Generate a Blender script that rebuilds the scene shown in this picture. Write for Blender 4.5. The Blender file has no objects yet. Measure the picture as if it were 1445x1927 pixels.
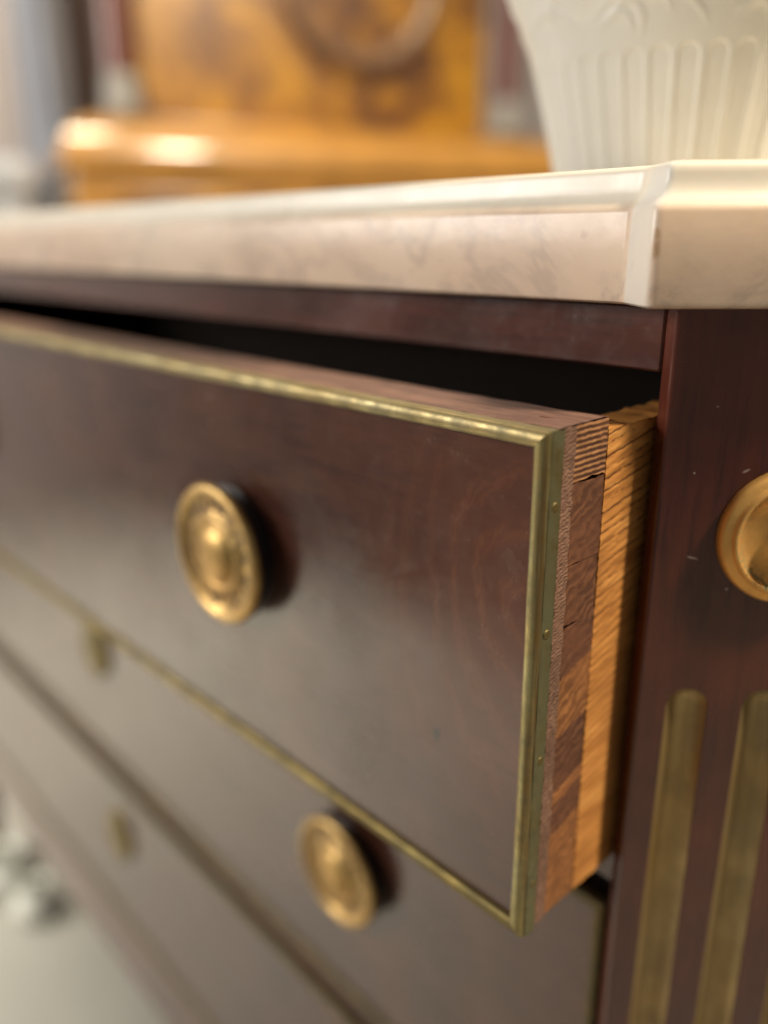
import bpy, bmesh, math, random
from mathutils import Vector, Matrix
from mathutils import noise as mn
random.seed(7)
sc = bpy.context.scene
COL = sc.collection
ZO = 0.80            # height of the reference level (top of the open drawer front) above the floor

# ------------------------------------------------------------------ camera
YAW, PITCH, ROLL = 0.83737, 0.32053, -0.00671
cy, sy, cp, sp = math.cos(YAW), math.sin(YAW), math.cos(PITCH), math.sin(PITCH)
fw = Vector((-sy*cp, cy*cp, -sp)); rt = Vector((cy, sy, 0)); up = rt.cross(fw)
r2 = rt*math.cos(ROLL) + up*math.sin(ROLL); u2 = up*math.cos(ROLL) - rt*math.sin(ROLL)
cam = bpy.data.cameras.new('camera'); cam_ob = bpy.data.objects.new('camera', cam); COL.objects.link(cam_ob)
M = Matrix((r2, u2, -fw)).transposed().to_4x4(); M.translation = Vector((0.11372, -0.15451, 0.04311+ZO))
cam_ob.matrix_world = M
cam.sensor_fit = 'VERTICAL'; cam.sensor_height = 36.0; cam.lens = 1551.2/1927*36
cam.clip_start = 0.01; cam.clip_end = 60
cam.dof.use_dof = True; cam.dof.focus_distance = 0.211; cam.dof.aperture_fstop = 28.98/9.6
sc.camera = cam_ob

# ------------------------------------------------------------------ light
w = bpy.data.worlds.new('World'); sc.world = w; w.use_nodes = True
bg = w.node_tree.nodes['Background']; bg.inputs[0].default_value = (1.0, 0.93, 0.85, 1); bg.inputs[1].default_value = 0.16
def area(name, loc, target, size, power, color, shape='DISK', sy_=None, spread=180):
    l = bpy.data.lights.new(name, 'AREA'); l.shape = shape; l.size = size
    if sy_: l.size_y = sy_
    l.energy = power; l.color = color; l.spread = math.radians(spread)
    o = bpy.data.objects.new(name, l); COL.objects.link(o); o.location = loc
    o.rotation_euler = (Vector(target)-Vector(loc)).to_track_quat('-Z', 'Y').to_euler()
    return o
area('ceiling_lamp', (1.10, 0.62, 2.50), (0, 0.04, 0.75), 0.30, 88, (1.0, 0.86, 0.66))
area('window_light', (-2.1, -2.2, 1.75), (-0.1, 0.1, 0.8), 1.3, 86, (1.0, 0.95, 0.88), 'SQUARE')
area('floor_sheen_fill', (-1.35, -0.85, 2.1), (-1.35, -0.80, 0), 0.3, 30, (1.0, 0.95, 0.82), spread=64)  # added unseen source: brightens the floor patch mirrored in the drawer fronts
area('cabinet_fill', (-0.95, 0.58, 2.5), (-1.45, 0.75, 1.1), 0.22, 17, (1.0, 0.86, 0.62))  # added unseen source: lifts the background, puts a highlight on the cushion moulding
area('side_window', (-3.8, -1.6, 1.1), (-0.6, 0.05, 0.8), 1.4, 26, (0.66, 0.82, 1.0), 'SQUARE')
sc.view_settings.view_transform = 'Standard'; sc.view_settings.look = 'None'
sc.view_settings.exposure = 0.0; sc.view_settings.gamma = 1.0
sc.view_settings.use_curve_mapping = False
sc.cycles.max_bounces = 8; sc.cycles.caustics_reflective = False; sc.cycles.caustics_refractive = False
sc.cycles.use_denoising = True

# ------------------------------------------------------------------ node helpers
class NT:
    def __init__(s, name):
        s.m = bpy.data.materials.new(name); s.m.use_nodes = True; s.t = s.m.node_tree
        s.b = s.t.nodes['Principled BSDF']; s.c = s.n('ShaderNodeTexCoord').outputs['Object']
    def n(s, typ, **k):
        x = s.t.nodes.new(typ)
        for a, v in k.items(): setattr(x, a, v)
        return x
    def l(s, a, b): s.t.links.new(a, b)
    def set(s, **k):
        for a, v in k.items():
            i = s.b.inputs[a.replace('_', ' ')]
            if hasattr(v, 'is_linked') or isinstance(v, bpy.types.NodeSocket): s.l(v, i)
            else: i.default_value = v
    def mapping(s, scale=(1,1,1), rot=(0,0,0), loc=(0,0,0), src=None):
        m = s.n('ShaderNodeMapping'); m.inputs['Scale'].default_value = scale
        m.inputs['Rotation'].default_value = rot; m.inputs['Location'].default_value = loc
        s.l(src or s.c, m.inputs['Vector']); return m.outputs[0]
    def noise(s, scale, detail=4, rough=.55, vec=None, dist=0):
        x = s.n('ShaderNodeTexNoise'); x.inputs['Scale'].default_value = scale; x.inputs['Detail'].default_value = detail
        x.inputs['Roughness'].default_value = rough; x.inputs['Distortion'].default_value = dist
        s.l(vec or s.c, x.inputs['Vector']); return x.outputs['Fac']
    def wave(s, scale, dist=2, dscale=1, vec=None, typ='BANDS', dire='X', detail=2):
        x = s.n('ShaderNodeTexWave', wave_type=typ)
        if typ == 'BANDS': x.bands_direction = dire
        else: x.rings_direction = dire
        x.inputs['Scale'].default_value = scale; x.inputs['Distortion'].default_value = dist
        x.inputs['Detail'].default_value = detail; x.inputs['Detail Scale'].default_value = dscale
        s.l(vec or s.c, x.inputs['Vector']); return x.outputs['Fac']
    def ramp(s, fac, stops, interp='LINEAR'):
        x = s.n('ShaderNodeValToRGB'); e = x.color_ramp.elements; x.color_ramp.interpolation = interp
        while len(e) < len(stops): e.new(.5)
        for i, (p, c) in enumerate(stops):
            e[i].position = p; e[i].color = (c, c, c, 1) if isinstance(c, (int, float)) else (*c, 1)
        s.l(fac, x.inputs[0]); return x.outputs[0]
    def mix(s, fac, a, b, mode='MIX'):
        x = s.n('ShaderNodeMix', data_type='RGBA', blend_type=mode)
        for v, i in ((fac, 0), (a, 6), (b, 7)):
            if isinstance(v, bpy.types.NodeSocket): s.l(v, x.inputs[i])
            else: x.inputs[i].default_value = v if i == 0 else ((*v, 1) if len(v) == 3 else v)
        return x.outputs[2]
    def math(s, op, a, b=None):
        x = s.n('ShaderNodeMath', operation=op)
        for v, i in ((a, 0), (b, 1)):
            if v is None: continue
            if isinstance(v, bpy.types.NodeSocket): s.l(v, x.inputs[i])
            else: x.inputs[i].default_value = v
        return x.outputs[0]
    def bump(s, h, strength=.3, dist=.001, nrm=None):
        x = s.n('ShaderNodeBump'); x.inputs['Strength'].default_value = strength; x.inputs['Distance'].default_value = dist
        s.l(h, x.inputs['Height'])
        if nrm: s.l(nrm, x.inputs['Normal'])
        return x.outputs[0]
    def spot(s, pos, rad, soft=.35, scale=(1,1,1), rot=(0,0,0)):
        """mask of a small worn mark at pos: 1 inside, 0 outside"""
        mp = s.n('ShaderNodeMapping', vector_type='TEXTURE'); mp.inputs['Location'].default_value = pos
        mp.inputs['Rotation'].default_value = rot; mp.inputs['Scale'].default_value = scale
        s.l(s.c, mp.inputs['Vector'])
        ln = s.n('ShaderNodeVectorMath', operation='LENGTH'); s.l(mp.outputs[0], ln.inputs[0])
        return s.ramp(s.math('DIVIDE', ln.outputs['Value'], rad), [(1-soft, 1.0), (1.0, 0.0)])

def mahogany(name, axis='X', figure=None, marks=(), tint=1.0, red=1.0):
    t = NT(name)
    sc_ = {'X': (6, 60, 60), 'Z': (70, 70, 5)}[axis]
    g = t.noise(1.0, 6, .6, t.mapping(sc_))
    g2 = t.noise(1.0, 6, .7, t.mapping(tuple(7*v for v in sc_)))
    cloud = t.noise(16, 5, .6)
    c = t.ramp(g, [(.25, (.040*tint, .0102, .0062)), (.52, (.072*tint, .0190, .0102)), (.8, (.108*tint, .0300, .0145))])
    c = t.mix(t.math('MULTIPLY', t.ramp(g2, [(.48, 0.0), (.66, 1.0)]), .65), c, (.018, .005, .0045))
    c = t.mix(t.math('MULTIPLY', t.ramp(cloud, [(.45, 0.0), (.72, 1.0)]), .55), c, (.135*red, .036, .017))
    c = t.mix(t.math('MULTIPLY', t.ramp(t.noise(11, 4, .6), [(.5, 0.0), (.7, 1.0)]), .5), c, (.030, .0085, .0075))
    if figure:
        fx, fz = figure
        v = t.mapping((1.0, .0, .55), loc=(-fx, 0, -fz*.55))
        rg = t.wave(34, 10, 1.1, v, 'RINGS', 'Y', 4)
        fine_r = t.wave(150, 9, 2.5, v, 'RINGS', 'Y', 4)
        near = t.spot((fx, 0, fz), .068, .85, (1, 5, 1.15))
        mk = t.math('MULTIPLY', t.ramp(rg, [(.40, 0.0), (.95, 1.0)]), near)
        mk = t.math('MULTIPLY', mk, t.ramp(fine_r, [(.2, .35), (.8, 1.0)]))
        c = t.mix(t.math('MULTIPLY', near, .55), c, (.125, .036, .016))
        c = t.mix(t.math('MULTIPLY', t.math('MULTIPLY', mk, t.ramp(cloud, [(.38, .2), (.62, 1.0)])), .42), c, (.19, .064, .021))
    for pos, rad, scl, rot, col in marks:
        c = t.mix(t.spot(pos, rad, .5, scl, rot), c, col)
    t.set(Base_Color=c, Specular_IOR_Level=.05, Coat_Weight=1.0, Coat_IOR=1.56)
    haze = t.noise(26, 6, .65, dist=.6); fine = t.noise(300, 3, .6)
    r = t.math('ADD', t.ramp(haze, [(.3, .10), (.72, .27)]), t.math('MULTIPLY', t.ramp(fine, [(.5, 0.0), (.8, 1.0)]), .10))
    t.set(Coat_Roughness=r, Roughness=.5)
    h = t.math('ADD', t.math('MULTIPLY', g2, .6), t.math('MULTIPLY', fine, .5))
    t.set(Normal=t.bump(h, .12, .0006))
    cb = t.bump(t.math('ADD', t.math('MULTIPLY', t.noise(24, 2), .5), t.math('ADD', t.math('MULTIPLY', g2, .12), t.math('MULTIPLY', fine, .06))), .05, .0015)
    t.set(Coat_Normal=cb)
    return t.m

def brass(name, base=(.60, .42, .15), dirt=(.075, .072, .030), amount=.5, rough=.34, scale=90, green=None, streak=None, sk=.75, gcol=(.045, .085, .045), metal=1.0):
    t = NT(name)
    n1 = t.noise(scale, 6, .65); n2 = t.noise(scale*.23, 4, .55); n3 = t.noise(scale*5, 3, .6)
    c = t.mix(t.ramp(n2, [(.35, 0.0), (.7, 1.0)]), base, (base[0]*.86, base[1]*.72, base[2]*.55))
    if streak:
        st = t.ramp(t.noise(1.0, 5, .6, t.mapping(streak)), [(.45, 0.0), (.62, 1.0)])
        c = t.mix(t.math('MULTIPLY', st, sk), c, (.20, .095, .030))
    dm = t.math('MULTIPLY', t.ramp(n1, [(.5-.25*amount, 1.0), (.68, 0.0)]), amount)
    c = t.mix(dm, c, dirt)
    rr = t.mix(dm, (rough,)*3, (.62,)*3)
    if green:
        gm = t.math('MULTIPLY', green(t), t.ramp(n3, [(.45, 0.0), (.52, 1.0)]))
        c = t.mix(gm, c, gcol); rr = t.mix(gm, rr, (.8,)*3)
        t.set(Metallic=t.math('MULTIPLY', metal, t.math('SUBTRACT', 1.0, gm)))
    else: t.set(Metallic=t.math('MULTIPLY', metal, t.math('SUBTRACT', 1.0, t.math('MULTIPLY', dm, .5))))
    t.set(Base_Color=c, Roughness=rr, Normal=t.bump(t.math('ADD', n1, t.math('MULTIPLY', n3, .4)), .18, .0006))
    return t.m

def rosette_green(t):
    mp = t.n('ShaderNodeSeparateXYZ'); t.l(t.c, mp.inputs[0])
    d = t.math('SQRT', t.math('ADD', t.math('MULTIPLY', mp.outputs[0], mp.outputs[0]), t.math('MULTIPLY', mp.outputs[2], mp.outputs[2])))
    ring = t.ramp(t.math('MULTIPLY', d, 50), [(.56, 0.0), (.68, .6), (.76, 1.0), (.79, .0)])
    low = t.ramp(t.math('ADD', .5, t.math('MULTIPLY', mp.outputs[2], 26)), [(.12, 1.0), (.75, .35)])
    return t.math('MULTIPLY', ring, low)

MAT = {}
MAT['front'] = mahogany('mahogany_front', 'X', (-.006, -.052), tint=.80, red=.8, marks=[((-.0355, 0, -.0985), .0022, (.7, 6, 1.3), (0,0,0), (.01, .007, .006))])
MAT['front_plain'] = mahogany('mahogany_front_plain', 'X', tint=.74, red=.8)
MAT['rail'] = mahogany('mahogany_rail', 'X')
E_W = (0.0052, 0.0428)
def stp(u, z, off=0): return (E_W[0]+.70711*(u+off), E_W[1]+.70711*(u-off), z)
MAT['stile'] = mahogany('mahogany_stile', 'Z', None, tint=1.15, red=1.1, marks=[
    (stp(.0112, -.0413), .0019, (1, 1, .16), (.0, .25, .78), (.42, .33, .27)),
    (stp(.0225, -.0163), .0013, (1, 1, .30), (.0, -.5, .78), (.36, .27, .23)),
    (stp(.0226, -.0250), .0009, (.4, .4, 1.3), (0, 0, .78), (.25, .17, .15)),
    (stp(.0215, -.0505), .0004, (1, 1, 1), (0, 0, 0), (.5, .42, .38)),
    (stp(.0090, -.0170), .0003, (1, 1, 1), (0, 0, 0), (.5, .42, .38)),
    (stp(.0130, .0010), .0005, (1, 1, .4), (0, .4, .78), (.3, .22, .2))])
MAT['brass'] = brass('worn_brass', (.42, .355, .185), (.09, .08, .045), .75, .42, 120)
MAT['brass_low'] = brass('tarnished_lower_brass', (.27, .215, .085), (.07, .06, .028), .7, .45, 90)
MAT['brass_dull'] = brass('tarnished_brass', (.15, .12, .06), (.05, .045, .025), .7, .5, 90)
MAT['brass_v'] = brass('worn_brass_upright', (.42, .38, .19), (.10, .095, .05), .6, .36, 160, streak=(500, 500, 16))
MAT['brass_side'] = brass('dull_brass', (.27, .26, .145), (.085, .085, .05), .8, .46, 220)
MAT['brass_flute'] = brass('flute_brass', (.46, .37, .19), (.12, .10, .055), .35, .32, 45, streak=(260, 260, 12), sk=.3, metal=.7)
MAT['brass_disc'] = brass('rosette_brass', (.95, .58, .19), (.50, .25, .08), .35, .44, 120, green=rosette_green, metal=.72)
def knob_grime(t):
    mp = t.n('ShaderNodeSeparateXYZ'); t.l(t.c, mp.inputs[0])
    d = t.math('SQRT', t.math('ADD', t.math('MULTIPLY', mp.outputs[0], mp.outputs[0]), t.math('MULTIPLY', mp.outputs[2], mp.outputs[2])))
    return t.ramp(t.math('MULTIPLY', d, 30), [(.33, .1), (.46, .35), (.52, .9), (.64, .8), (.69, .1)])
MAT['brass_knob'] = brass('knob_brass', (.66, .50, .22), (.26, .12, .035), .75, .36, 70, green=knob_grime, gcol=(.10, .055, .022))

def simple(name, color, rough=.6, **k):
    t = NT(name); v = t.noise(k.get('scale', 20), 4)
    f = k.get('var', .25)
    c = t.ramp(v, [(.3, tuple(x*(1-f) for x in color)), (.7, tuple(min(1, x*(1+f*.6)) for x in color))])
    t.set(Base_Color=c, Roughness=rough)
    if 'coat' in k: t.set(Coat_Weight=k['coat'], Coat_Roughness=k.get('cr', .2))
    if 'bump' in k: t.set(Normal=t.bump(t.noise(k['bump'], 5), .3, .001))
    return t.m
MAT['puck'] = simple('ebonised_wood', (.012, .012, .014), .35, coat=.6)
MAT['inside'] = simple('dark_carcase_wood', (.035, .020, .013), .75, bump=200)

def end_grain(name, lo, mid, hi, rot, scale, dist=2.2, loc=(0,0,0), k=.8, bs=.22, kmin=.15):
    t = NT(name)
    v = t.mapping((1, 1, 1), rot, loc)
    wv = t.wave(scale, dist, 1.6, v, 'BANDS', 'Z', 3)
    n = t.noise(140, 5, .65); big = t.noise(38, 3); por = t.noise(900, 2)
    c = t.mix(t.ramp(t.noise(55, 4, .6), [(.35, kmin*k), (.68, k)]), mid, t.ramp(wv, [(.12, lo), (.5, mid), (.9, hi)]))
    c = t.mix(t.math('MULTIPLY', t.ramp(n, [(.4, 0.0), (.7, 1.0)]), .5), c, lo)
    c = t.mix(t.math('MULTIPLY', t.ramp(big, [(.45, 0.0), (.65, 1.0)]), .45), c, tuple(x*1.5 for x in mid))
    t.set(Base_Color=c, Roughness=.7, Specular_IOR_Level=.3)
    h = t.math('ADD', t.math('MULTIPLY', wv, .6), t.math('ADD', t.math('MULTIPLY', n, 1.2), t.math('MULTIPLY', por, .5)))
    t.set(Normal=t.bump(h, bs, .0006)); return t.m
MAT['end_top'] = end_grain('end_grain_ringed', (.045, .016, .010), (.16, .070, .032), (.42, .21, .085), (.0, 0, 0), 205, 1.4, k=1.0, bs=.35, kmin=.85)
MAT['end_mid'] = end_grain('end_grain_brown', (.045, .017, .011), (.100, .040, .020), (.200, .086, .038), (-.5, 0, 0), 100, 8.0, k=.7, kmin=.05)
MAT['end_strip'] = end_grain('end_grain_strip', (.06, .028, .020), (.15, .080, .052), (.30, .18, .12), (-.35, 0, 0), 260, 9, k=.8, bs=.4)
MAT['tail'] = end_grain('tail_oak', (.10, .038, .015), (.215, .086, .029), (.38, .170, .055), (-.62, 0, 0), 95, 9, k=.75, kmin=.1)
def oak():
    t = NT('oak_sawn_side')
    v = t.mapping((1, 1, 1), (-.17, 0, 0))
    fade = t.n('ShaderNodeSeparateXYZ'); t.l(t.c, fade.inputs[0])
    wv = t.math('ADD', t.math('MULTIPLY', t.wave(104, 2.0, 2.0, v, 'BANDS', 'Z', 2), .72), t.math('MULTIPLY', t.wave(167, 3.0, 2.0, v, 'BANDS', 'Z', 2), .28))
    n = t.noise(1, 5, .6, t.mapping((60, 25, 220), (-.2, 0, 0))); big = t.noise(30, 3)
    line = t.math('MULTIPLY', t.ramp(wv, [(.04, 1.0), (.30, 0.0)]), t.ramp(t.math('ADD', t.math('MULTIPLY', fade.outputs[2], -7), t.math('MULTIPLY', big, .6)), [(.45, .92), (1.0, .16)]))
    c = t.ramp(n, [(.3, (.30, .118, .026)), (.55, (.46, .200, .050)), (.8, (.60, .300, .088))])
    c = t.mix(line, c, (.10, .036, .010))
    c = t.mix(t.math('MULTIPLY', t.ramp(big, [(.52, 0.0), (.68, 1.0)]), .5), c, (.22, .085, .024))
    t.set(Base_Color=c, Roughness=.6, Specular_IOR_Level=.3)
    t.set(Normal=t.bump(t.math('ADD', wv, t.math('MULTIPLY', n, 1.6)), .22, .0006)); return t.m
MAT['oak'] = oak()
def topwood():
    t = NT('worn_top_edge_wood')
    n = t.noise(1, 6, .65, t.mapping((25, 300, 300))); b = t.noise(60, 4)
    c = t.ramp(n, [(.3, (.075, .033, .022)), (.55, (.16, .082, .055)), (.8, (.30, .17, .11))])
    c = t.mix(t.math('MULTIPLY', t.ramp(b, [(.5, 0.0), (.7, 1.0)]), .5), c, (.05, .022, .016))
    t.set(Base_Color=c, Roughness=.55, Normal=t.bump(n, .4, .0006)); return t.m
MAT['topwood'] = topwood()

def marble():
    t = NT('cream_pink_marble')
    wrp = t.noise(9, 5, .6)
    v1 = t.noise(11, 8, .62, dist=1.6)
    vein = t.ramp(t.math('ABSOLUTE', t.math('SUBTRACT', v1, .5)), [(0, 1.0), (.022, .35), (.06, 0.0)])
    v2 = t.noise(34, 6, .6, dist=.8)
    spots = t.ramp(t.noise(120, 3, .5), [(.69, 0.0), (.76, 1.0)])
    c = t.ramp(wrp, [(.3, (.68, .49, .35)), (.5, (.75, .57, .42)), (.72, (.79, .65, .50))])
    c = t.mix(t.math('MULTIPLY', t.ramp(v2, [(.5, 0.0), (.75, 1.0)]), .35), c, (.66, .47, .38))
    c = t.mix(t.math('MULTIPLY', vein, .38), c, (.34, .25, .22))
    c = t.mix(t.math('MULTIPLY', spots, .35), c, (.35, .19, .12))
    # light caught by the moulding and corner strip, painted in as whiter stone
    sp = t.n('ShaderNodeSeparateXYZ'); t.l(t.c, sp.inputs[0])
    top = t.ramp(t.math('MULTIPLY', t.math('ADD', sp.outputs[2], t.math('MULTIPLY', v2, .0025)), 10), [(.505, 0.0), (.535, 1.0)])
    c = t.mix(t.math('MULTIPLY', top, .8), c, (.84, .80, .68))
    cor = t.spot((-.0012, .034, .038), .0078, .25, (1, 1, 9))
    c = t.mix(t.math('MULTIPLY', cor, .7), c, (.74, .72, .66))
    rust = t.math('MULTIPLY', t.ramp(t.noise(260, 4), [(.5, 0.0), (.66, 1.0)]), t.spot((.0054, .0297, .040), .012, .8, (.12, .12, 1.2)))
    c = t.mix(t.math('MULTIPLY', rust, .8), c, (.42, .22, .08))
    t.set(Base_Color=c, Roughness=t.ramp(v2, [(.3, .26), (.7, .40)]), Subsurface_Weight=.12, Subsurface_Radius=(.006, .004, .003), Subsurface_Scale=.6)
    t.set(Normal=t.bump(t.math('ADD', t.noise(180, 4), v2), .10, .0008)); return t.m
MAT['marble'] = marble()
def ceramic():
    t = NT('cream_bisque_ceramic')
    b = t.noise(25, 4); f = t.noise(700, 3)
    c = t.ramp(b, [(.3, (.58, .565, .515)), (.7, (.645, .63, .58))])
    t.set(Base_Color=c, Roughness=.5, Specular_IOR_Level=.4, Normal=t.bump(f, .08, .0005), Subsurface_Weight=.05, Subsurface_Radius=(.004, .003, .002)); return t.m
MAT['ceramic'] = ceramic()
def burl():
    t = NT('amber_burl_veneer')
    a = t.noise(5.5, 5, .6, dist=1.4); b = t.noise(24, 6, .65, dist=1.0)
    c = t.ramp(a, [(.41, (.10, .034, .008)), (.52, (.34, .145, .008)), (.66, (.56, .28, .010))])
    c = t.mix(t.math('MULTIPLY', t.ramp(b, [(.45, 0.0), (.8, 1.0)]), .35), c, (.30, .11, .015))
    t.set(Base_Color=c, Roughness=.38, Coat_Weight=.5, Coat_Roughness=.18); return t.m
MAT['burl'] = burl()
MAT['amber'] = simple('amber_polished_wood', (.60, .29, .055), .35, coat=1.0, cr=.09, scale=9)
MAT['redwood'] = simple('dark_red_wood', (.13, .035, .022), .35, coat=.7, scale=12)
MAT['pale_metal'] = simple('pale_pewter', (.30, .285, .26), .4, scale=30)
MAT['bronze'] = simple('brown_bronze', (.22, .12, .06), .4, scale=30, coat=.4)
MAT['wall'] = simple('pinkish_plaster', (.46, .42, .41), .85, scale=3, var=.1)
MAT['white_paint'] = simple('cool_white_paint', (.58, .64, .74), .45, scale=6, var=.08)
MAT['grey_paint'] = simple('pale_grey_paint', (.50, .54, .60), .28, scale=5, var=.1, coat=.6)
MAT['dark'] = simple('black_base', (.02, .02, .022), .6)
MAT['white_ceramic'] = simple('white_glaze', (.72, .72, .66), .2, var=.05)
def floor_mat():
    t = NT('pale_stone_floor')
    n = t.noise(4, 6, .6); f = t.noise(60, 4)
    c = t.ramp(n, [(.3, (.29, .275, .24)), (.7, (.36, .345, .30))])
    c = t.mix(t.math('MULTIPLY', t.ramp(f, [(.5, 0.0), (.8, 1.0)]), .25), c, (.24, .225, .20))
    t.set(Base_Color=c, Roughness=.5, Normal=t.bump(f, .1, .002)); return t.m
MAT['floor'] = floor_mat()

# ------------------------------------------------------------------ mesh helpers
def link(name, me, mat, parent=None, loc=(0,0,0), rot=(0,0,0), smooth=False):
    for m in (mat if isinstance(mat, (list, tuple)) else [mat]): me.materials.append(MAT[m])
    if smooth:
        for p in me.polygons: p.use_smooth = True
    o = bpy.data.objects.new(name, me); COL.objects.link(o); o.parent = parent; o.location = loc; o.rotation_euler = rot
    return o
def pyd(verts, faces, mi=None):
    me = bpy.data.meshes.new('mesh'); me.from_pydata([tuple(v) for v in verts], [], faces); 
    if mi: me.polygons.foreach_set('material_index', mi)
    me.update(); return me
def fix(me):
    bm = bmesh.new(); bm.from_mesh(me); bmesh.ops.remove_doubles(bm, verts=bm.verts, dist=1e-7)
    bmesh.ops.recalc_face_normals(bm, faces=bm.faces); bm.to_mesh(me); bm.free(); return me
def box(x0, x1, y0, y1, z0, z1, b=0.0, seg=2):
    bm = bmesh.new(); bmesh.ops.create_cube(bm, size=1)
    for v in bm.verts:
        v.co = Vector(((x0+x1)/2+v.co.x*(x1-x0), (y0+y1)/2+v.co.y*(y1-y0), (z0+z1)/2+v.co.z*(z1-z0)))
    if b: bmesh.ops.bevel(bm, geom=bm.edges[:], offset=b, segments=seg, profile=.5, affect='EDGES')
    me = bpy.data.meshes.new('mesh'); bm.to_mesh(me); bm.free(); return me
def lathe(profile, seg=64, axis='Y', f=None, mi=None):
    """profile (r, h): turned about Y (h along -Y) or Z (h along Z)"""
    V, F, I = [], [], []
    for k, (r, h) in enumerate(profile):
        for j in range(seg):
            a = 2*math.pi*j/seg; rr, hh = (r, h) if f is None else f(r, h, a)
            V.append((rr*math.cos(a), -hh, rr*math.sin(a)) if axis == 'Y' else (rr*math.cos(a), rr*math.sin(a), hh))
    for k in range(len(profile)-1):
        for j in range(seg):
            a, b = k*seg+j, k*seg+(j+1) % seg
            F.append((a, b, b+seg, a+seg)); I.append(mi(k) if mi else 0)
    return fix(pyd(V, F, I))
def offset_poly(P, t):
    n = len(P); out = []
    for i in range(n):
        a, b, c = (Vector(P[i-1]), Vector(P[i]), Vector(P[(i+1) % n]))
        d1 = (b-a).normalized(); d2 = (c-b).normalized()
        n1 = Vector((-d1.y, d1.x)); n2 = Vector((-d2.y, d2.x))     # left normals: polygon counter-clockwise -> inward
        k = (n1+n2); k = k/ max(.2, (1+n1.dot(n2)))
        out.append((b.x+k.x*t, b.y+k.y*t))
    return out
def tag(o, label=None, cat=None, group=None, kind=None):
    for k, v in (('label', label), ('category', cat), ('group', group), ('kind', kind)):
        if v: o[k] = v
    return o
def empty(name, loc, rz=0):
    o = bpy.data.objects.new(name, None); COL.objects.link(o); o.location = loc; o.rotation_euler = (0, 0, rz)
    o.empty_display_size = .05; return o

# ------------------------------------------------------------------ the setting
me = pyd([(-6, -1.12, 0), (3, -1.12, 0), (3, 4, 0), (-6, 4, 0)], [(0, 1, 2, 3)])
tag(link('floor', me, 'floor'), kind='structure')

# ------------------------------------------------------------------ the chest of drawers
YR = 0.046; XR = 0.001; XL = -0.950; XM = (XR+XL)/2
S = math.sqrt(.5)
BASE = Vector((XM, .24, 0))
chest = empty('chest_of_drawers', BASE)
tag(chest, 'dark mahogany chest of drawers with brass trim, marble top and one drawer pulled open', 'chest of drawers')
OFF = Vector((0, 0, ZO)) - BASE
def part(name, me, mat, smooth=False, parent=None): return link(name, me, mat, parent or chest, OFF if parent is None else (0,0,0), smooth=smooth)

# plan of the marble slab (right half, then mirrored)
Wst = .074
def mirror_cant(p, E, W_):
    wv = Vector((S, S)); nv = Vector((S, -S)); m = Vector(E)+wv*(W_/2); d = Vector(p)-m
    return tuple(m - wv*d.dot(wv) + nv*d.dot(nv))
EM = (.0047, .0290); WM = .094
A = (-.0080, .0385); B = EM; Cc = (EM[0]+S*WM, EM[1]+S*WM); D = mirror_cant(A, EM, WM)
def lerp(a, b, t): return (a[0]+(b[0]-a[0])*t, a[1]+(b[1]-a[1])*t)
half = [A, B, Cc, D, (D[0], .42)]
front = [lerp(A, (2*XM-A[0], A[1]), k/20) for k in range(1, 10)]
left = [(2*XM-x, y) for x, y in reversed(half)]
outline = list(reversed(front)) + half + left + [(2*XM-x, y) for x, y in front]
prof = [(.0010, .0265), (.0002, .0271), (0, .0280), (0, .0400), (0, .0486), (.0003, .0497), (.0010, .0506), (.0019, .0515), (.0027, .0526), (.0033, .0540),
        (.0037, .0556), (.0039, .0572), (.0041, .0585), (.0046, .0594), (.0056, .0599), (.0075, .0601)]
def fillet(P, t):
    out = []; nP = len(P)
    for i in range(nP):
        a, b, c = Vector(P[i-1]), Vector(P[i]), Vector(P[(i+1) % nP])
        d1 = (a-b); d2 = (c-b); l1, l2 = d1.length, d2.length; d1 /= l1; d2 /= l2
        cr = (b-a).cross(c-b) if False else (b.x-a.x)*(c.y-b.y)-(b.y-a.y)*(c.x-b.x)
        if abs(d1.dot(d2)+1) < 1e-3: out.append((b.x, b.y)); continue
        q = (max(.0008, .0026-.25*t) if cr > 0 else .0012+.2*t); q = min(q, l1*.4, l2*.4)
        p0, p1 = b+d1*q, b+d2*q
        for k in range(7):
            s_ = k/6; out.append(tuple(p0*(1-s_)**2+b*2*s_*(1-s_)+p1*s_**2))
    return out
V, F = [], []
n = len(fillet(offset_poly(outline, 0), 0))
for t, z in prof:
    for i, (x, y) in enumerate(fillet(offset_poly(outline, t), t)):
        j = .00022*mn.noise(Vector((x*55, y*55, z*90)))+.0001*mn.noise(Vector((x*300, y*300, z*300)))
        V.append((x, y+j, z+(.0003*mn.noise(Vector((x*40, y*40, 3))) if z > .049 else 0)))
for k in range(len(prof)-1):
    for i in range(n):
        F.append((k*n+i, k*n+(i+1) % n, (k+1)*n+(i+1) % n, (k+1)*n+i))
F.append(tuple(range(n-1, -1, -1))); F.append(tuple((len(prof)-1)*n+i for i in range(n)))
o = part('marble_top', fix(pyd(V, F)), 'marble')
for p in o.data.polygons: p.use_smooth = len(p.vertices) == 4
mod = o.modifiers.new('split', 'EDGE_SPLIT'); mod.split_angle = math.radians(38)
tag(o, 'thick cream and pinkish marble slab with a moulded upper edge')

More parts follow.
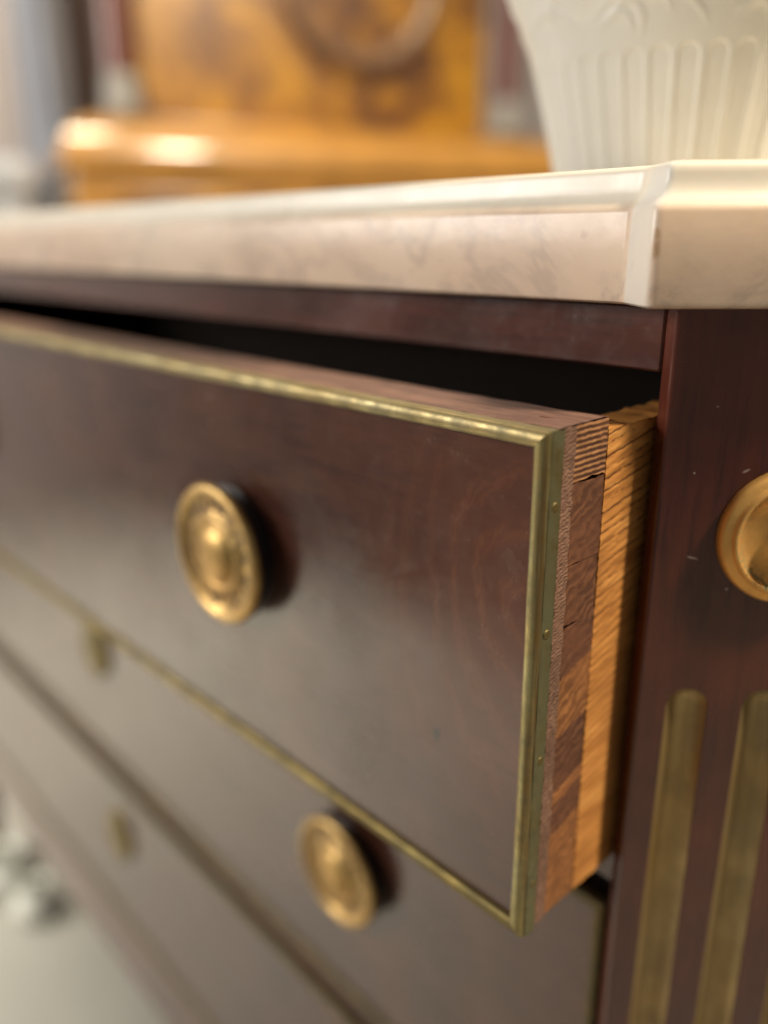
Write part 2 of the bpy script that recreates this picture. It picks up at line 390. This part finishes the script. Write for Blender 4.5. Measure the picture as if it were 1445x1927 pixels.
# corner stiles, canted, with brass-lined flutes
ZT, ZB = .0262, -.548
FL = [.0146, .0364, .0582]; HW = .0060; FT, FB = -.0822, -.4700
def stile_mesh(mx):
    E = Vector(E_W); wv = Vector((S, S)); nv = Vector((S, -S))
    def P3(u, z, d=0):
        q = E+wv*u-nv*d; x = q.x if not mx else 2*XM-q.x
        return (x, q.y, z)
    bm = bmesh.new(); edges = []
    def loop(pts, d=0):
        vs = [bm.verts.new(P3(u, z, d)) for u, z in pts]
        es = [bm.edges.new((vs[i], vs[(i+1) % len(vs)])) for i in range(len(vs))]
        return vs, es
    c = .0011
    rect = [(c, ZB), (Wst-c, ZB), (Wst-c, ZT), (c, ZT)]
    ov, oe = loop(rect); edges += oe; slots = []
    for fc in FL:
        pts = []
        for k in range(17):
            a = math.pi*k/16; pts.append((fc+HW*math.cos(a), FT-HW+HW*math.sin(a)))
        for k in range(17):
            a = math.pi+math.pi*k/16; pts.append((fc+HW*math.cos(a), FB+HW+HW*math.sin(a)))
        sv, se = loop(pts); edges += se; slots.append((pts, sv))
    bmesh.ops.triangle_fill(bm, edges=edges, use_beauty=True)
    for pts, sv in slots:
        mid_ = [bm.verts.new(P3(u, z, .005)) for u, z in pts]
        for i in range(len(sv)):
            j = (i+1) % len(sv); bm.faces.new((sv[i], sv[j], mid_[j], mid_[i]))
    # rounded arris, returns and back
    def col(q, z): return (q[0] if not mx else 2*XM-q[0], q[1], z)
    plan = []
    for a in (0, .25, .5, .75, 1.0):      # left arris rounding
        th = a*math.pi/2; plan.append((c*(1-math.sin(th)), c*(1-math.cos(th))))
    Lp = [tuple(E+wv*u-nv*d) for u, d in plan]
    Lp += [(XR, YR), (XR, .40)]
    Rp = [mirror_cant(q, E_W, Wst) for q in Lp]; Rp[-1] = (Rp[-2][0], .07+Rp[-2][1])
    Rp[-1] = (Rp[-2][0], .404)
    Lp[-1] = (XR, .404)
    for pl in (Lp, Rp):
        prev = None
        for q in pl:
            cur = (bm.verts.new(col(q, ZB)), bm.verts.new(col(q, ZT)))
            if prev: bm.faces.new((prev[0], cur[0], cur[1], prev[1]))
            prev = cur
    bmesh.ops.recalc_face_normals(bm, faces=bm.faces)
    me = bpy.data.meshes.new('mesh'); bm.to_mesh(me); bm.free(); return fix(me), P3
def flute_mesh(P3, fc):
    V, F = [], []; rows = []
    zs = [FT-HW*(1-math.cos(math.pi/2*k/8)) for k in range(9)]
    zs = sorted(set([round(z, 6) for z in zs]+[FT-HW-(FT-FB-2*HW)*k/24 for k in range(25)]+[FB+HW*(1-math.cos(math.pi/2*k/8)) for k in range(9)]), reverse=True)
    N = 14
    for z in zs:
        dz = max(0, z-(FT-HW), (FB+HW)-z); h = math.sqrt(max(HW*HW-dz*dz, 1e-10))
        for k in range(N+1):
            s = -1+2*k/N; u = s*h; q = (u*u+dz*dz)/(HW*HW)
            d = .0005+.0036*max(0, 1-q)+.00008*mn.noise(Vector((u*200, z*60, fc*100)))
            V.append(P3(fc+u*.995, z, d))
    for r in range(len(zs)-1):
        for k in range(N): F.append((r*(N+1)+k, r*(N+1)+k+1, (r+1)*(N+1)+k+1, (r+1)*(N+1)+k))
    return fix(pyd(V, F))
ros_prof = [(.0001, .0072), (.0022, .0070), (.0038, .0062), (.0048, .0046), (.0054, .0026), (.0062, .0017), (.0085, .0014), (.0115, .0017), (.0138, .0026), (.0147, .0036),
            (.0151, .0043), (.0156, .0046), (.0161, .0043), (.0164, .0035), (.0170, .0031), (.0182, .0029), (.0190, .0023), (.0195, .0012), (.0196, 0)]
ros_me = lathe(ros_prof, 96)
for mx in (False, True):
    me, P3 = stile_mesh(mx)
    st = part('corner_stile', me, 'stile')
    for fc in FL: link('flute_inlay', flute_mesh(P3, fc), 'brass_flute', st, smooth=True)
    r = link('rosette', ros_me.copy() if ros_me.materials else ros_me, 'brass_disc' if not ros_me.materials else [], st, P3(FL[1], -.0345, 0), (0, 0, math.radians(45 if not mx else -45)), smooth=True)

# rails, carcase, legs
RZ = [(.0090, .0262), (-.1605, -.1430), (-.3380, -.3240), (-.5480, -.4860)]
for k, (a, b) in enumerate(RZ):
    part('rail', box(XL+.0005, XR-.0005, YR+(.003 if k in (1, 2) else 0), YR+.045, a, b-.0002 if k == 0 else b, .0006, 1), 'rail')
for a, b in ((-.1590, -.1560), (-.3370, -.3340), (-.5470, -.5420)):
    part('dust_board', box(XL+.001, XR-.001, YR+.0455, .40, a, b), 'inside')
part('back_panel', box(XL-.02, XR+.02, .405, .415, ZB, ZT-.0005), 'inside')
part('under_top_board', box(XL+.001, XR-.001, YR+.0455, .402, .0180, .0255), 'inside')
legp = [(.026, 0), (.026, -.03), (.021, -.034), (.021, -.045), (.024, -.05), (.013, -.225), (.013, -.245), (.009, -.250), (.0001, -.250)]
for lx in (XR+.028, XL-.028):
    for ly in (.078, .372):
        lg = link('leg', lathe([(.0001, 0)]+legp, 32, 'Z'), 'stile', chest, OFF+Vector((lx, ly, ZB-.0005)), smooth=False)
        link('brass_sabot', lathe([(.0165, -.187), (.0172, -.190), (.0160, -.195), (.0145, -.226), (.0155, -.230), (.0150, -.2495), (.0001, -.2512)], 32, 'Z'), 'brass', lg, smooth=True)

# drawers
DW = .949; WB = .0046
def bead_mesh(side, H):
    """mitred half-round bead along one side of a drawer front (0..-DW, 0..-H)"""
    N = 9; sec = []
    for k in range(N+1):
        a = math.pi*k/N; u = WB*.5*(1-math.cos(a)); v = .0021*math.sin(a)**.8
        sec.append((u, .0013-v))
    sec = [(0, .0040)] + sec + [(WB, .0040)]
    V, F = [], []
    L = DW if side in 'tb' else H
    steps = 60 if side in 'tb' else 40
    for i in range(steps+1):
        s = i/steps
        for u, y in sec:
            q = u + s*(L-2*u)
            wob = .00013*mn.noise(Vector((q*60, ord(side), 0)))
            yy = y+.00004*mn.noise(Vector((q*90, u*300, ord(side))))
            if side == 't': V.append((-q, yy, -u+wob))
            elif side == 'b': V.append((-q, yy, -H+u+wob))
            elif side == 'r': V.append((-u+wob, yy, -q))
            else: V.append((-DW+u+wob, yy, -q))
    m = len(sec)
    for i in range(steps):
        for k in range(m-1): F.append((i*m+k, i*m+k+1, (i+1)*m+k+1, (i+1)*m+k))
    return fix(pyd(V, F))
def knob_f(r, h, a):
    if .010 < r < .0215 and h > .007:
        h += .00016*math.cos(14*a)*math.sin((r-.010)/.0115*math.pi)
    return r, h
knob_prof = [(.0001, .0122), (.0035, .0121), (.0066, .0116), (.0092, .0106), (.0108, .0094), (.0114, .0084), (.0122, .0088), (.0132, .0096), (.0142, .0096), (.0152, .0088), (.0160, .0080), (.0180, .0078), (.0200, .0078),
             (.0214, .0080), (.0224, .0090), (.0236, .0102), (.0250, .0104), (.0262, .0096), (.0270, .0082), (.0266, .0072), (.0262, .0070),
             (.0258, .0066), (.0262, .0050), (.0258, .0032), (.0240, .0014), (.0240, 0.0)]
def knob(parent, x, z, y=.0012):
    me = lathe(knob_prof, 84, 'Y', knob_f, lambda k: 0 if k < 20 else 1)
    return link('knob', me, ['brass_knob', 'puck'], parent, (x, y, z), smooth=True)
def escutcheon(parent, x, z):
    me = lathe([(.0001, .0022), (.0032, .0022), (.0036, .0034), (.006, .0038), (.010, .0030), (.013, .0034), (.0155, .0040), (.0172, .0030), (.0178, .0)], 48)
    for v in me.vertices: v.co.z *= 1.25
    return link('escutcheon', me, 'brass_low', parent, (x, .0012, z), smooth=True)
def strip_grid(y0, y1, z0, z1, x, ny, nz, jit, depth, seed, amp=.00015, edge=lambda s, t: (0, 0)):
    """a block of end grain facing +X with uneven edges, `depth` thick"""
    V, F = [], []
    for i in range(nz+1):
        for j in range(ny+1):
            s, t = j/ny, i/nz
            y = y0+(y1-y0)*s; z = z0+(z1-z0)*t
            e = edge(s, t)
            jy = jit*mn.noise(Vector((seed, z*420, 1)))*(1 if j in (0, ny) else .3)
            jz = jit*mn.noise(Vector((seed+5, y*420, 2)))*(1 if i in (0, nz) else .3)
            V.append((x+amp*mn.noise(Vector((seed*3, y*500, z*350))), y+jy+e[0], z+jz+e[1]))
    m = ny+1
    for i in range(nz):
        for j in range(ny): F.append((i*m+j, i*m+j+1, (i+1)*m+j+1, (i+1)*m+j))
    ring = [j for j in range(m)]+[i*m+ny for i in range(1, nz+1)]+[nz*m+j for j in range(ny-1, -1, -1)]+[i*m for i in range(nz-1, 0, -1)]
    b0 = len(V)
    for k in ring: V.append((x-depth, V[k][1], V[k][2]))
    R = len(ring)
    for k in range(R): F.append((ring[k], b0+k, b0+(k+1) % R, ring[(k+1) % R]))
    F.append(tuple(b0+k for k in range(R)))
    return fix(pyd(V, F))

def make_drawer(loc, rot, H, mat, knob_z, opened, label):
    T = .026
    front = box(-DW+.0006, -.0006, .0013, .0054, -H+.0006, -.0004, .0002, 1)
    d = link('drawer', front, mat, chest, OFF+Vector(loc), rot)
    d['label'] = label
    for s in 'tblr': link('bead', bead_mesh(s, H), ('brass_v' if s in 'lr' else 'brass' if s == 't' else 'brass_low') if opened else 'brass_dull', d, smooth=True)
    knob(d, -.139 if opened else -.1355, knob_z); knob(d, -DW+.1375, knob_z); escutcheon(d, -.4150, knob_z+.006)
    link('core_board', box(-DW+.0008, -.0125 if opened else -.0008, .0056, T, -H+.0008, -.0009, .0002, 1), 'inside', d)
    yb = .36
    link('side_board', box(-DW+.011, -DW+.023, T+.0002, yb, -H+.003, -.004, .0005, 1), 'inside', d)
    link('back_board', box(-DW+.0235, -.0215, yb-.012, yb, -H+.01, -.010, .0005, 1), 'inside', d)
    link('bottom_board', box(-DW+.0235, -.0215, T+.0003, yb-.0125, -H+.006, -H+.012), 'inside', d)
    if not opened:
        link('side_board', box(-.023, -.011, T+.0002, yb, -H+.003, -.004, .0005, 1), 'inside', d); return d
    # flat brass strip wrapped round the right end, with pinned spots
    V, F = [], []; ny, nz = 6, 70
    for i in range(nz+1):
        for j in range(ny+1):
            s, t = j/ny, i/nz; y = .0012+.0049*s; z = -H*t
            if j == ny: y += .00022*mn.noise(Vector((z*350, 4, 4)))
            x = .0006+.00012*mn.noise(Vector((y*250, z*120, 9)))-(.0005 if j in (0, ny) else 0)
            V.append((x, y, z))
    for i in range(nz):
        for j in range(ny): F.append((i*(ny+1)+j, i*(ny+1)+j+1, (i+1)*(ny+1)+j+1, (i+1)*(ny+1)+j))
    st = link('edge_strip', fix(pyd(V, F)), 'brass_side', d, smooth=True)
    for py, pz in ((.0032, -.0190), (.0030, -.0530), (.0034, -.0910), (.0033, -.1320)):
        link('pin', lathe([(.0001, .00012), (.0005, .00016), (.0009, .00020), (.0012, .00012), (.0014, -.0002)], 14), 'brass_low', st, (.00062, py, pz), (0, 0, math.pi/2), smooth=True)
    # end grain: lap strip, core pieces, tails of the side board
    link('lap_strip', strip_grid(.0064, .0112, -H+.0004, -.0001, -.0001, 8, 150, .0004, .012, 1, .00030), 'end_strip', d)
    def crack(s, t):
        return (0, .0007*math.exp(-((s-.62)/.26)**2) if t < .02 else 0)
    def crack2(s, t):
        return (0, -.0006*math.exp(-((s-.62)/.26)**2) if t > .98 else 0)
    pcs = [(-.0150, -.0001, 'end_top', 0, crack), (-.0372, -.0153, 'end_mid', 0, crack2), (-.0545, -.0374, 'end_mid', 0, None), (-.0680, -.0547, 'end_mid', 1, None),
           (-.0868, -.0682, 'tail', 1, None), (-.1052, -.0870, 'end_mid', 1, None), (-.1088, -.1054, 'tail', 0, None), (-.1198, -.1090, 'end_mid', 1, None),
           (-H+.0005, -.1200, 'tail', 0, None)]
    for k, (a, b, m, tilt, ed) in enumerate(pcs):
        y1 = .0257 if m != 'tail' else .0259
        sl = .0028 if tilt else .0
        def edge(s, t, ed=ed, k=k):
            e = ed(s, t) if ed else (0, 0)
            return (e[0], e[1]+.0042*(s-.5)*(1 if 3 <= k else 0)+(.0006*mn.noise(Vector((y1*9, s*6, k*2.3+(3.1 if t > .5 else 0))))))
        if k == len(pcs)-1:
            def edge(s, t): return (0, .0042*(s-.5)*t)
        link('dovetail' if m == 'tail' else 'end_block', strip_grid(.0114, y1, a, b, -.0003-.00012*(k % 3), 10, max(6, int((b-a)/.0007)), .0003, .0118, 10+k*3.7, .00028, edge), m, d)
    # sawn oak side board, the rough face towards the stile
    V, F = [], []; ny, nz = 200, 260; L = .335
    ys = [.0262+.045*(j/110) for j in range(111)]+[.0712+(L-.0712+.0262)*(j/20) for j in range(1, 21)]
    for i in range(nz+1):
        z = -H+.0006+(H-.0040)*i/nz
        if i == nz: pass
        for j, y in enumerate(ys):
            ph = (z-.35*y)/.0026
            saw = .00007*math.sin(2*math.pi*ph+5*mn.noise(Vector((1, y*40, z*40))))+.00012*mn.noise(Vector((2, y*90, (z-.35*y)*500)))
            edge_n = .0006*mn.noise(Vector((7, y*200, 1))) if i == nz else 0
            V.append((-.0004+saw, y+(.0003*mn.noise(Vector((5, 1, z*500))) if j == 0 else 0), z+edge_n))
    m = len(ys)
    for i in range(nz):
        for j in range(m-1): F.append((i*m+j, i*m+j+1, (i+1)*m+j+1, (i+1)*m+j))
    b0 = len(V); ring = [j for j in range(m)]+[i*m+m-1 for i in range(1, nz+1)]+[nz*m+j for j in range(m-2, -1, -1)]+[i*m for i in range(nz-1, 0, -1)]
    for k in ring: V.append((-.0115, V[k][1], V[k][2]))
    R = len(ring)
    for k in range(R): F.append((ring[k], b0+k, b0+(k+1) % R, ring[(k+1) % R]))
    F.append(tuple(b0+k for k in range(R)))
    link('side_board', fix(pyd(V, F)), 'oak', d)['label'] = 'sawn golden oak side of the open drawer'
    # worn wooden top edge of the front, behind the bead
    V, F = [], []; nx = 180
    for i in range(nx+1):
        x = -.0002-(DW-.001)*(i/nx)**1.5
        for j in range(9):
            s = j/8; y = .0041+(T-.0041)*s
            z = .0002+.00022*mn.noise(Vector((x*150, y*300, 2)))-(.0005 if j == 8 else .0002 if j == 0 else 0)
            V.append((x, y+.0002*mn.noise(Vector((x*300, j, 5))), z))
    for i in range(nx):
        for j in range(8): F.append((i*9+j, i*9+j+1, (i+1)*9+j+1, (i+1)*9+j))
    b0 = len(V)
    link('top_edge', fix(pyd(V, F)), 'topwood', d)
    return d
make_drawer((0, 0, 0), (0, -.00138, .0211), .150, 'front', -.067, True, 'dark mahogany drawer pulled open, showing its raw end grain and oak side')
make_drawer((.0002, YR-.0008, -.1672), (0, 0, 0), .1545, 'front_plain', -.0715, False, 'closed middle drawer')
make_drawer((.0002, YR-.0008, -.3392), (0, 0, 0), .1460, 'front_plain', -.060, False, 'closed lowest drawer')

# ------------------------------------------------------------------ fluted ceramic planter on the marble
VX, VY = -.0696, .173; VZ = .0602
vr = [(-.001, .0480), (.003, .0492), (.0076, .0510), (.0288, .0564), (.0415, .0600), (.0540, .0641), (.0626, .0676), (.0711, .0717), (.085, .079), (.105, .0905), (.130, .104), (.150, .113), (.156, .1165), (.160, .1165)]
def rad(h):
    for (a, ra), (b, rb) in zip(vr, vr[1:]):
        if a <= h <= b:
            t = (h-a)/(b-a); return ra+(rb-ra)*t
    return vr[-1][1]
NF = 42
def relief(a, h):
    d = 0
    k = a/(2*math.pi)*NF; s = k-math.floor(k)-.5          # -.5..+.5 inside a flute
    R0 = rad(h); half = math.pi*R0/NF*.86; x = abs(s)*2*math.pi*R0/NF
    top = .0428
    dz = max(0, h-(top-half)); q = math.sqrt(x*x+dz*dz)/half
    if h > .004:
        e = min(1, max(0, (1-q)/.20)); e = e*e*(3-2*e)
        d -= .00042*e
        d += .00012*math.exp(-((q-1.04)/.09)**2)
    # acanthus scrolls above the flutes
    if .041 < h < .125:
        kk = a/(2*math.pi)*9+.35; t = kk-math.floor(kk)-.5; X = t*2*math.pi*R0/9; Z = h-.0535
        for cx, cz, rr, sg, t0 in ((-.012, -.006, .010, 1, 0), (-.013, -.007, .0065, 1, .3), (.012, .002, .013, -1, -.2), (.010, .001, .0085, -1, .2), (.000, .014, .012, 1, -.3), (.002, .013, .0075, 1, 0), (-.004, -.012, .018, -1, .9)):
            dx, dz2 = X-cx, Z-cz; r = math.hypot(dx, dz2); th = math.atan2(dz2, dx*sg)
            if t0-.4 < th < 2.9:
                sn = math.sin((th-t0+.4)/(3.3-t0)*math.pi); wdt = .0016*(.3+.7*sn)
                d += .00055*sn**.5*min(1, max(0, (h-.041)/.003))*math.exp(-((r-rr*(.72+.14*th))/wdt)**2)
    return d
V, F = [], []; NA, hs = 1008, []
h = 0
while h < .160: hs.append(h); h += .0006 if h < .085 else .004
hs.append(.160)
for h in hs:
    for j in range(NA):
        a = 2*math.pi*j/NA; r = rad(h)+(relief(a, h))
        V.append((r*math.cos(a), r*math.sin(a), h))
for (r_, h_) in ((.1115, .160), (.108, .150), (.072, .075), (.046, .006), (.001, .005)):
    for j in range(NA):
        a = 2*math.pi*j/NA; V.append((r_*math.cos(a), r_*math.sin(a), h_))
nr = len(hs)+5
for i in range(nr-1):
    for j in range(NA):
        k = (j+1) % NA; F.append((i*NA+j, i*NA+k, (i+1)*NA+k, (i+1)*NA+j))
me = pyd(V, F)
o = link('planter', me, 'ceramic', None, (VX, VY, ZO+VZ), (0, 0, math.radians(1.5)), smooth=True)
tag(o, 'cream ceramic planter with raised leaf scrolls above upright flutes, standing on the marble top', 'planter')

# ------------------------------------------------------------------ background, far out of focus
AZ = math.radians(17); PW = Vector((math.sin(AZ), math.cos(AZ), 0)); PN = Vector((math.cos(AZ), -math.sin(AZ), 0))
CB = Vector((-1.5908, .5512, 0))
# local frame of the cabinet: x along its width, -y towards the room
cab_rot = math.atan2(PW.y, PW.x)
cab = empty('amber_cabinet', CB + PW*.6 - PN*.2, cab_rot)
tag(cab, 'amber burl veneered cabinet with dark red columns, blurred behind the marble top', 'cabinet')
def cl(u0, u1, f0, f1, z0, z1, b=0.0, seg=3): return box(u0-.6, u1-.6, f0-.2, f1-.2, z0+ZO, z1+ZO, b, seg)
def cpart(name, me, mat, loc=(0,0,0), smooth=False, parent=None, rot=(0,0,0)): return link(name, me, mat, parent or cab, loc, rot, smooth)
cpart('lower_body', cl(.015, 1.185, .02, .42, -.78, .180, .006), 'amber')
cpart('base_plinth', cl(.0, 1.2, .0, .43, -.80, -.781, .004), 'redwood')
for k in range(3): 
    dz0 = -.70+k*.285
    dd = cpart('drawer_front', cl(.07, 1.13, .008, .0195, dz0, dz0+.27, .004), 'burl')
    for ku in (.3, .9): link('knob', lathe([(.0001, .03), (.014, .026), (.018, .018), (.010, .008), (.012, 0)], 24), 'bronze', dd, (ku-.6, .008-.2, dz0+.135+ZO), smooth=True)
# cushion moulding between the lower and the upper body
V, F = [], []
pf = [(0.0, .183), (-.004, .20), (.0, .222), (.012, .246), (.034, .266), (.060, .280), (.085, .286), (.40, .2865)]
for t, z in pf:
    for x, y in ((t, t-.0), (1.2-t, t-.0), (1.2-t, .42), (t, .42)): V.append((x-.6, y-.2, z+ZO))
for k in range(len(pf)-1):
    for i in range(4): F.append((k*4+i, k*4+(i+1) % 4, (k+1)*4+(i+1) % 4, (k+1)*4+i))
F.append((3, 2, 1, 0))
V2 = V
cpart('cushion_moulding', fix(pyd(V2, F[:-1])), 'amber', smooth=True).modifiers.new('split', 'EDGE_SPLIT').split_angle = math.radians(50)
cpart('upper_body', cl(.185, 1.015, .115, .42, .287, .90, .004), 'burl')
cpart('cornice', cl(.07, 1.13, .05, .43, .9005, .96, .012), 'amber')
for cu in (.140, 1.080):
    c_ = cpart('column', lathe([(.0001, .302), (.030, .302), (.033, .38), (.032, .6), (.028, .895), (.0001, .899)], 32, 'Z'), 'redwood', (cu-.6, .115-.2, ZO), smooth=True)
    link('column_base', lathe([(.0001, .2875), (.044, .2875), (.044, .303), (.037, .308), (.041, .322), (.036, .336), (.037, .350), (.0345, .368), (.0001, .369)], 32, 'Z'), 'pale_metal', c_, smooth=True)
V, F = [], []; NR, NS = 72, 14
for i in range(NR):
    a = 2*math.pi*i/NR
    for j in range(NS):
        b = 2*math.pi*j/NS; rr = .172+(.024+.005*math.cos(18*a))*math.cos(b)
        V.append((rr*math.cos(a), .018*math.sin(b), rr*math.sin(a)))
for i in range(NR):
    for j in range(NS): F.append((i*NS+j, ((i+1) % NR)*NS+j, ((i+1) % NR)*NS+(j+1) % NS, i*NS+(j+1) % NS))
cpart('wreath_mount', fix(pyd(V, F)), 'bronze', (.685-.6, .100-.2, .602+ZO), smooth=True)

# wall behind, with a painted casing
def wl(u0, u1, f0, f1, z0, z1, b=0.0): return box(u0-.6, u1-.6, f0-.2, f1-.2, z0, z1, b, 2)
wall = link('wall', wl(-3.2, 4.2, .62, .72, 0, 3.0), 'wall', None, cab.location, (0, 0, cab_rot)); tag(wall, kind='structure')
dc = empty('door_casing', cab.location, cab_rot); tag(dc, 'cool white painted door casing beside the amber cabinet', 'door casing')
link('casing_board', wl(-.02, .10, .585, .619, 0, 2.2, .008), 'white_paint', dc)
link('casing_bead', wl(.03, .05, .570, .5845, 0, 2.2, .006), 'white_paint', dc)
sb = empty('painted_sideboard', cab.location, cab_rot); tag(sb, 'pale grey painted sideboard at the far left edge behind the marble', 'sideboard')
link('body', wl(-.95, -.06, .20, .56, .10, .935, .01), 'grey_paint', sb)
link('top_board', wl(-.97, -.04, .18, .575, .9353, ZO+.215, .03), 'grey_paint', sb)
for k in range(2): link('drawer_front', wl(-.90+k*.42, -.52+k*.42, .188, .1995, .70, .90, .006), 'grey_paint', sb)
for lu in (-.92, -.10):
    for lf in (.23, .53): link('leg', wl(lu-.02, lu+.02, lf-.02, lf+.02, 0, .0995, .004), 'dark', sb)

# white glazed pots on the floor beyond the chest
for px, py, s, lab in ((-.915, .070, .70, 'larger white glazed pot on the floor at the left edge of the photo'), (-.840, .085, .55, 'smaller white glazed pot on the floor nearer the chest leg')):
    pf = [(.0001, .002), (.034, .0), (.042, .006), (.050, .022), (.052, .038), (.048, .054), (.038, .066), (.034, .072), (.037, .080), (.033, .080), (.030, .070), (.044, .050), (.030, .008), (.0001, .007)]
    o = link('glazed_pot', lathe([(r*s, h*s) for r, h in pf], 40, 'Z'), 'white_ceramic', None, (px, py, .0), smooth=True)
    tag(o, lab, 'pot', 'white pots on the floor')
